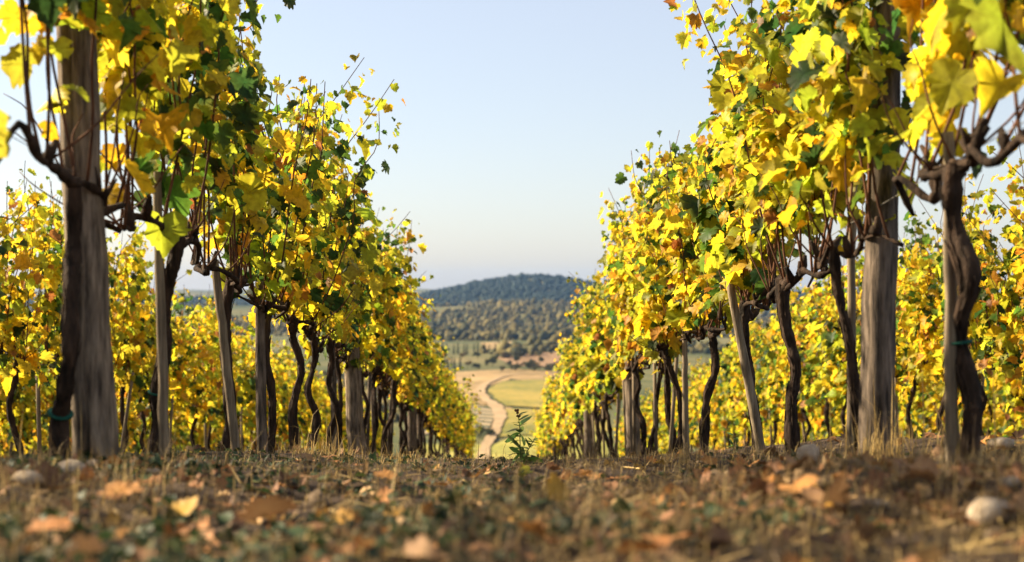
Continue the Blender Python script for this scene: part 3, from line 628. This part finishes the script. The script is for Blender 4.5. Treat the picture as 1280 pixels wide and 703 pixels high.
V, T, C = clumps(np.stack([x, d, G(x, d) + s * 0.25], 1), np.stack([s, s * g.uniform(.6, 1.2, n), s * 0.7], 1), np.ones((n, 3)), 18, 0, 0.42)
tag(link('earth_lumps', mesh('earth_lumps', V, T, C), ground_mat('tan_earth', [(0.3, (0.08, 0.055, 0.034)), (0.5, (0.2, 0.14, 0.085)), (0.7, (0.36, 0.27, 0.17))], 40, 6, 0.7, 0.01)), 'heap of tan earth lumps on the bank below the right row', 'earth lumps', kind='stuff')
n = 1500; x, d = scatter(n, g, 1.6, 14); s = 0.006 * np.exp(g.normal(0, 0.6, n)).clip(0.3, 4.5)
V, T, C = clumps(np.stack([x, d, G(x, d) + s * 0.2], 1), np.stack([s, s * g.uniform(.7, 1.2, n), s * 0.75], 1), np.ones((n, 3)), 8, 0, 0.4)
tag(link('soil_clods', mesh('soil_clods', V, T, C), M_CLOD), 'small clods of brown earth and gravel', 'soil clods', kind='stuff')

n = 2600; x, d = scatter(n, g, 1.4, 12); V = []; Tt = []; o = 0                    # broken bits of cane and straw
an = g.uniform(0, 6.3, n); L = 0.05 * np.exp(g.normal(0, 0.5, n)); w = 0.0014 * g.uniform(0.6, 2.2, n)
a = np.stack([x, d, G(x, d) + 0.004], 1); b = a + np.stack([np.cos(an) * L, np.sin(an) * L, 0 * an], 1); b[:, 2] = G(b[:, 0], b[:, 1]) + 0.004 + np.abs(g.normal(0, 0.22, n)) * L
sd = np.stack([-np.sin(an), np.cos(an), 0 * an], 1) * w[:, None]; up = np.array([0, 0, 1]) * w[:, None] * 1.6
V = np.stack([a - sd, a + sd, a + up, b - sd * .7, b + sd * .7, b + up * .7], 1).reshape(-1, 3)
Qd = (np.array([(0, 1, 4, 3), (1, 2, 5, 4), (2, 0, 3, 5)])[None] + (np.arange(n) * 6)[:, None, None]).reshape(-1, 4)
C = np.repeat(DRY[g.integers(4, size=n)] * np.exp(g.normal(0, 0.25, (n, 1))), 6, 0)
tag(link('cane_litter', mesh('cane_litter', V, None, C, quads=Qd), M_LITTER), 'broken straws and bits of dry cane over the soil', 'straw litter', kind='stuff')

# golden grass tufts at the foot of some posts
def tuft(x, d, n, h, label, spread=0.07):
    g = np.random.default_rng(int(x * 100 + d * 1000) & 0xffff); xx = g.normal(x, spread, n); dd = g.normal(d, spread, n)
    me = blades(n, g, xx, dd, h, 0.0016, np.tile((0.5, 0.36, 0.14), (n, 1)), 0.55)
    V = np.empty(len(me.vertices) * 3, np.float32); me.vertices.foreach_get('co', V); V = V.reshape(-1, 3) - np.array([x, d, float(G(x, d))], np.float32); me.vertices.foreach_set('co', V.ravel())
    tag(link('grass_tuft', me, M_GRASS, loc=(x, d, float(G(x, d)))), label, 'grass tuft', 'tufts of dry grass')
tuft(1.17, 4.45, 120, 0.13, 'golden dry grass tuft at the foot of the thick grey post')
tuft(1.32, 4.3, 40, 0.2, 'tall thin golden stalks between the grey post and flaking vine')
tuft(-0.95, 7.6, 120, 0.11, 'dry grass tuft in front of the twin wavy vine trunks', 0.1)
tuft(0.72, 6.1, 110, 0.10, 'straw coloured grass tuft on the bank below the slanting stake', 0.07)
tuft(-0.5, 6.6, 90, 0.09, 'brown grass tuft on the crest, toward the left row', 0.05)

# stones
def stone(px, py, wpx, label, seed, flat=0.62, m=M_STONE, cat='stone'):
    x, d, z = hit(px, py + wpx * 0.2); r = wpx * d / F / 2 * 1.15; g = np.random.default_rng(seed); V, T = ICO[1]
    k = 1 + 0.13 * g.normal(size=(len(V), 1)); s = np.array([1, g.uniform(.7, .95), flat])
    V = V * (0.6 + 0.4 * np.sign(V) * V) * k if False else V * k * (1 + 0.22 * np.sin(V[:, :1] * 3.1 + seed) * np.cos(V[:, 1:2] * 2.7 + 2 * seed) + 0.13 * np.sin(V[:, :1] * 6.3 + 3 * seed) * np.sin(V[:, 2:] * 5.7 + V[:, 1:2] * 4 + seed))
    for q in range(16):                                     # chop flat facets
        a = norm(g.normal(size=3)); dd = V @ a; V = V - np.outer(np.maximum(0, dd - g.uniform(0.5, 0.8)), a)
    me = mesh('stone', V * s * r, T); o = link('stone', me, m, loc=(x, d, z + r * flat * 0.75)); o.rotation_euler.z = g.uniform(0, 6)
    return tag(o, label, cat, 'stones on the soil')
stone(86, 590, 46, 'pale rounded stone, middle one at the foot of the split post', 1)
stone(38, 598, 48, 'pale flat stone at the edge, left of the stones by the split post', 2, 0.45)
stone(121, 583, 28, 'small tan stone right against the foot of the split post', 3)
stone(190, 590, 30, 'low greyish stone in front of the reddish vine trunk', 4, 0.45)
stone(1010, 577, 38, 'tan upright stone in front of the sinuous vine trunk', 5, 0.9)
stone(1237, 648, 62, 'large pale lumpy stone in the right front corner of the soil', 6, 0.7)
stone(1262, 606, 34, 'pale broken stone above the large lumpy one', 12, 0.6)
stone(1255, 556, 40, 'sunlit tan stone on the bank at the right edge', 7, 0.5)
stone(1160, 585, 26, 'small pale stone left of the flat stake\'s foot', 8)
stone(1100, 632, 24, 'small tan stone among brown leaves below the grey post', 9)
stone(1172, 684, 44, 'dark stone lying at the bottom of the picture', 10, 0.5, plain('dark_stone', (0.02, 0.02, 0.025)))  # near-black base colour for this stone
stone(560, 612, 16, 'tiny grey stone on the middle of the path', 11)

# fallen leaves one can point at
fl = []
gl = np.random.default_rng(8)
for k in range(10):
    c = [(0.42, 0.19, 0.06), (0.5, 0.25, 0.07), (0.30, 0.15, 0.07), (0.36, 0.22, 0.11), (0.55, 0.36, 0.06)][k % 5]
    me = leaf_mesh('fallen_leaf', np.array([[0, -0.4, 0]]), np.array([[0, 1, 0.1]]), np.array([[0.05, -0.1, 1]]), np.ones(1), np.array([c]) , gl, (np.array([[0.2, 0.09, 0.04]]), np.array([0.6])), curl=1.1)
    me.materials.append(M_LITTER); fl.append(me)
def fallen(x, d, s, k, label, tilt=(0.3, 0.0), grp='fallen vine leaves', up=0.03):
    o = link('fallen_leaf', fl[k], loc=(x, d, float(G(x, d)) + 0.008 + up * s / 0.1)); o.scale = (s, s, s * 0.8); o.rotation_euler = (tilt[0], tilt[1], gl.uniform(0, 6.3))
    return tag(o, label, 'leaf', grp)
for px, py, w, k, label in [
    (60, 676, 78, 0, 'orange brown curled leaf in the bottom left corner'), (152, 626, 52, 1, 'upright orange leaf below the split post and its stones'),
    (224, 655, 48, 4, 'crumpled orange leaf at the end of a short brown leaf trail'), (190, 635, 46, 2, 'dull brown leaf between two brighter orange ones'),
    (333, 655, 76, 8, 'broad tan leaf lying flat, left of the dark brown one'), (402, 664, 56, 2, 'dark brown leaf right of the broad tan leaf'),
    (728, 601, 28, 1, 'small orange leaf on the crest right of the green weed'), (842, 688, 72, 0, 'blurred bright orange leaf at the bottom edge'),
    (886, 583, 24, 1, 'small orange leaf on the bank below the curved vine trunk'), (1000, 622, 56, 1, 'orange leaf on the litter heap below the tan upright stone'),
    (1040, 640, 60, 3, 'pale tan leaf leaning on the litter heap, right of the orange one'), (480, 602, 30, 1, 'orange leaf on the crest in line with the left row'),
    (372, 602, 32, 0, 'orange brown leaf on the crest under the twin vine trunks'), (1150, 610, 46, 3, 'tan leaf between the grey post foot and flaking vine'),
    (930, 640, 46, 2, 'brown leaf lying left of the litter heap'), (590, 636, 34, 2, 'brown leaf alone in the middle of the path')]:
    x, d, z = hit(px, py + w * 0.15); fallen(x, d, w * d / F / 1.1, k, label, (gl.normal(0, 0.2), gl.normal(0, 0.2)))
x, d, z = hit(690, 632)
o = fallen(x, d, 0.055, 4, 'small yellow green leaf standing upright in the middle foreground', (1.2, 0.1), up=0.05)
n = 0; BR = {0: 'orange brown', 1: 'orange', 2: 'dull brown', 3: 'pale tan', 4: 'yellow'}
while n < 150:
    x, d = scatter(1, gl, 1.3, 11); x = float(x[0]); d = float(d[0])
    if vnoise(x * 1.6, d * 1.1, 90) + 0.4 * math.exp(-((abs(x) - 1.05) / 0.5) ** 2) < gl.uniform(-0.35, 0.5): continue
    k = int(gl.choice(10, p=[.13, .07, .18, .13, .02, .13, .06, .14, .12, .02])); zone = 'bank under the left row' if x < -0.55 else 'bank under the right row' if x > 0.55 else 'path between the rows'
    fallen(x, d, gl.uniform(0.045, 0.075), k, '%s dead leaf fallen on the %s' % (BR[k % 5], zone), (gl.normal(0, 0.22), gl.normal(0, 0.22)), 'small leaves fallen on the ' + zone, 0.012); n += 1

# sticks
def stick(p0, p1, w, label, lift=0.01):
    a = np.array(hit(*p0)); b = np.array(hit(*p1)); a[2] += 0.003; b[2] += lift
    mid = (a + b) / 2 + [0, 0, 0.008]; v, t, q = tube(catmull([a - a, mid - a, b - a], 9), np.linspace(1, 0.6, 9) * w * a[1] / F / 2, 6, 0.08, int(p0[0]))
    tag(link('dry_stick', tmesh('dry_stick', (v, t, q), M_STAKE), loc=a), label, 'stick', 'dry sticks on the soil')
stick((524, 700), (537, 632), 9, 'pale dry stick near the bottom, left of the middle')
stick((742, 690), (776, 650), 12, 'thick pale stick near the bottom, right of the middle')
stick((570, 610), (604, 584), 4, 'thin twig on the crest pointing to the left row\'s end')
stick((930, 612), (1010, 590), 6, 'pale stick lying across the bank under the right row')
stick((1040, 612), (1085, 585), 5, 'thin stick resting on the bank near the grey post')
stick((640, 668), (690, 640), 5, 'short twig in the middle of the path')

# weeds on the crest
M_STEM = plain('weed_stem', (0.10, 0.13, 0.04))
OV = np.array([(0, 0), (0.13, 0.22), (0.19, 0.5), (0.13, 0.8), (0, 1.0), (-0.13, 0.8), (-0.19, 0.5), (-0.13, 0.22)])
def weed(px, py, hpx, label, seed, nst, per, c, big, head=False):
    x, d, z = hit(px, py); h = hpx * d / F; g = np.random.default_rng(seed)
    e = link('weed_plant', None, loc=(x, d, z)); tag(e, label, 'weed', 'weeds on the crest'); B = []; L = []
    tops = []
    for q in range(nst):
        hh = h * (1 if q == 0 else g.uniform(0.45, 0.8)); ln = g.normal(0, 0.10 if q == 0 else 0.3, 2) * hh
        st = catmull([(0, 0, -0.012), (ln[0] * 0.3 + g.normal(0, .004), ln[1] * 0.3, hh * 0.4), (ln[0] * 0.6 + g.normal(0, .006), ln[1] * 0.7, hh * 0.75), (ln[0], ln[1], hh)], 16); tops.append(st[-1])
        link('stem', tmesh('stem', tube(st, np.linspace(0.0042, 0.0018, 16) * h / 0.33, 6), M_STEM), parent=e)
        t = g.beta(1.1, 1.3, per); B.append(st[(t * 15).astype(int)]); L.append(hh * big * np.interp(t, [0, 0.25, 0.7, 1], [0.9, 1.1, 0.85, 0.4]) * np.exp(g.normal(0, 0.35, per)))
    B = np.concatenate(B); L = np.concatenate(L); n = len(B); an = g.uniform(0, 6.3, n); el = g.normal(0.5, 0.55, n)
    A = norm(np.stack([np.cos(an), np.sin(an), el], 1)); sd = norm(np.cross(A, [0, 0, 1.0]) + 0.4 * g.normal(size=(n, 3))); nn = np.cross(sd, A)
    V = B[:, None] + L[:, None, None] * (OV[None, :, :1] * sd[:, None] * g.uniform(0.8, 1.5, (n, 1, 1)) + OV[None, :, 1:] * A[:, None] - (OV[None, :, 1:] ** 2) * g.uniform(0, 0.6, (n, 1, 1)) * nn[:, None] * np.sign(nn[:, None, 2:]))
    T = (np.array([(0, 1, 7), (1, 2, 6), (1, 6, 7), (2, 3, 5), (2, 5, 6), (3, 4, 5)])[None] + (np.arange(n) * 8)[:, None, None]).reshape(-1, 3)
    C = np.repeat(np.array([c]) * np.exp(g.normal(0, 0.3, (n, 1))) * (1 + 0.15 * g.normal(size=(n, 3))), 8, 0).clip(0.01, 0.8)
    link('foliage', mesh('foliage', V.reshape(-1, 3), T, C), M_GRASS, parent=e)
    if head:
        V, T, C = clumps(tops[0] + g.normal(0, 0.006, (7, 3)) * [1, 1, 1.8], np.full((7, 3), 0.0065), np.tile((0.17, 0.075, 0.04), (7, 1)), 3)
        link('seed_head', mesh('seed_head', V, T, C), M_GRASS, parent=e)
weed(652, 582, 66, 'upright leafy green weed standing in the gap between the rows', 5, 2, 40, (0.16, 0.27, 0.06), 0.25, True)
weed(656, 600, 20, 'low weed with yellowing leaves at the foot of the upright weed', 6, 3, 9, (0.42, 0.40, 0.05), 0.7)
weed(568, 636, 24, 'small bright green weed in the middle of the path', 7, 4, 8, (0.10, 0.26, 0.05), 0.6)
weed(612, 606, 14, 'tiny dark green weed beside the thin twig on the crest', 8, 3, 5, (0.06, 0.13, 0.04), 0.6)
weed(918, 566, 22, 'ragged green weed at the foot of the pale slanting stake', 9, 4, 10, (0.07, 0.15, 0.05), 0.5)
weed(240, 590, 24, 'ragged dark green weed between the split post and leaning stake', 10, 5, 10, (0.05, 0.10, 0.035), 0.5)
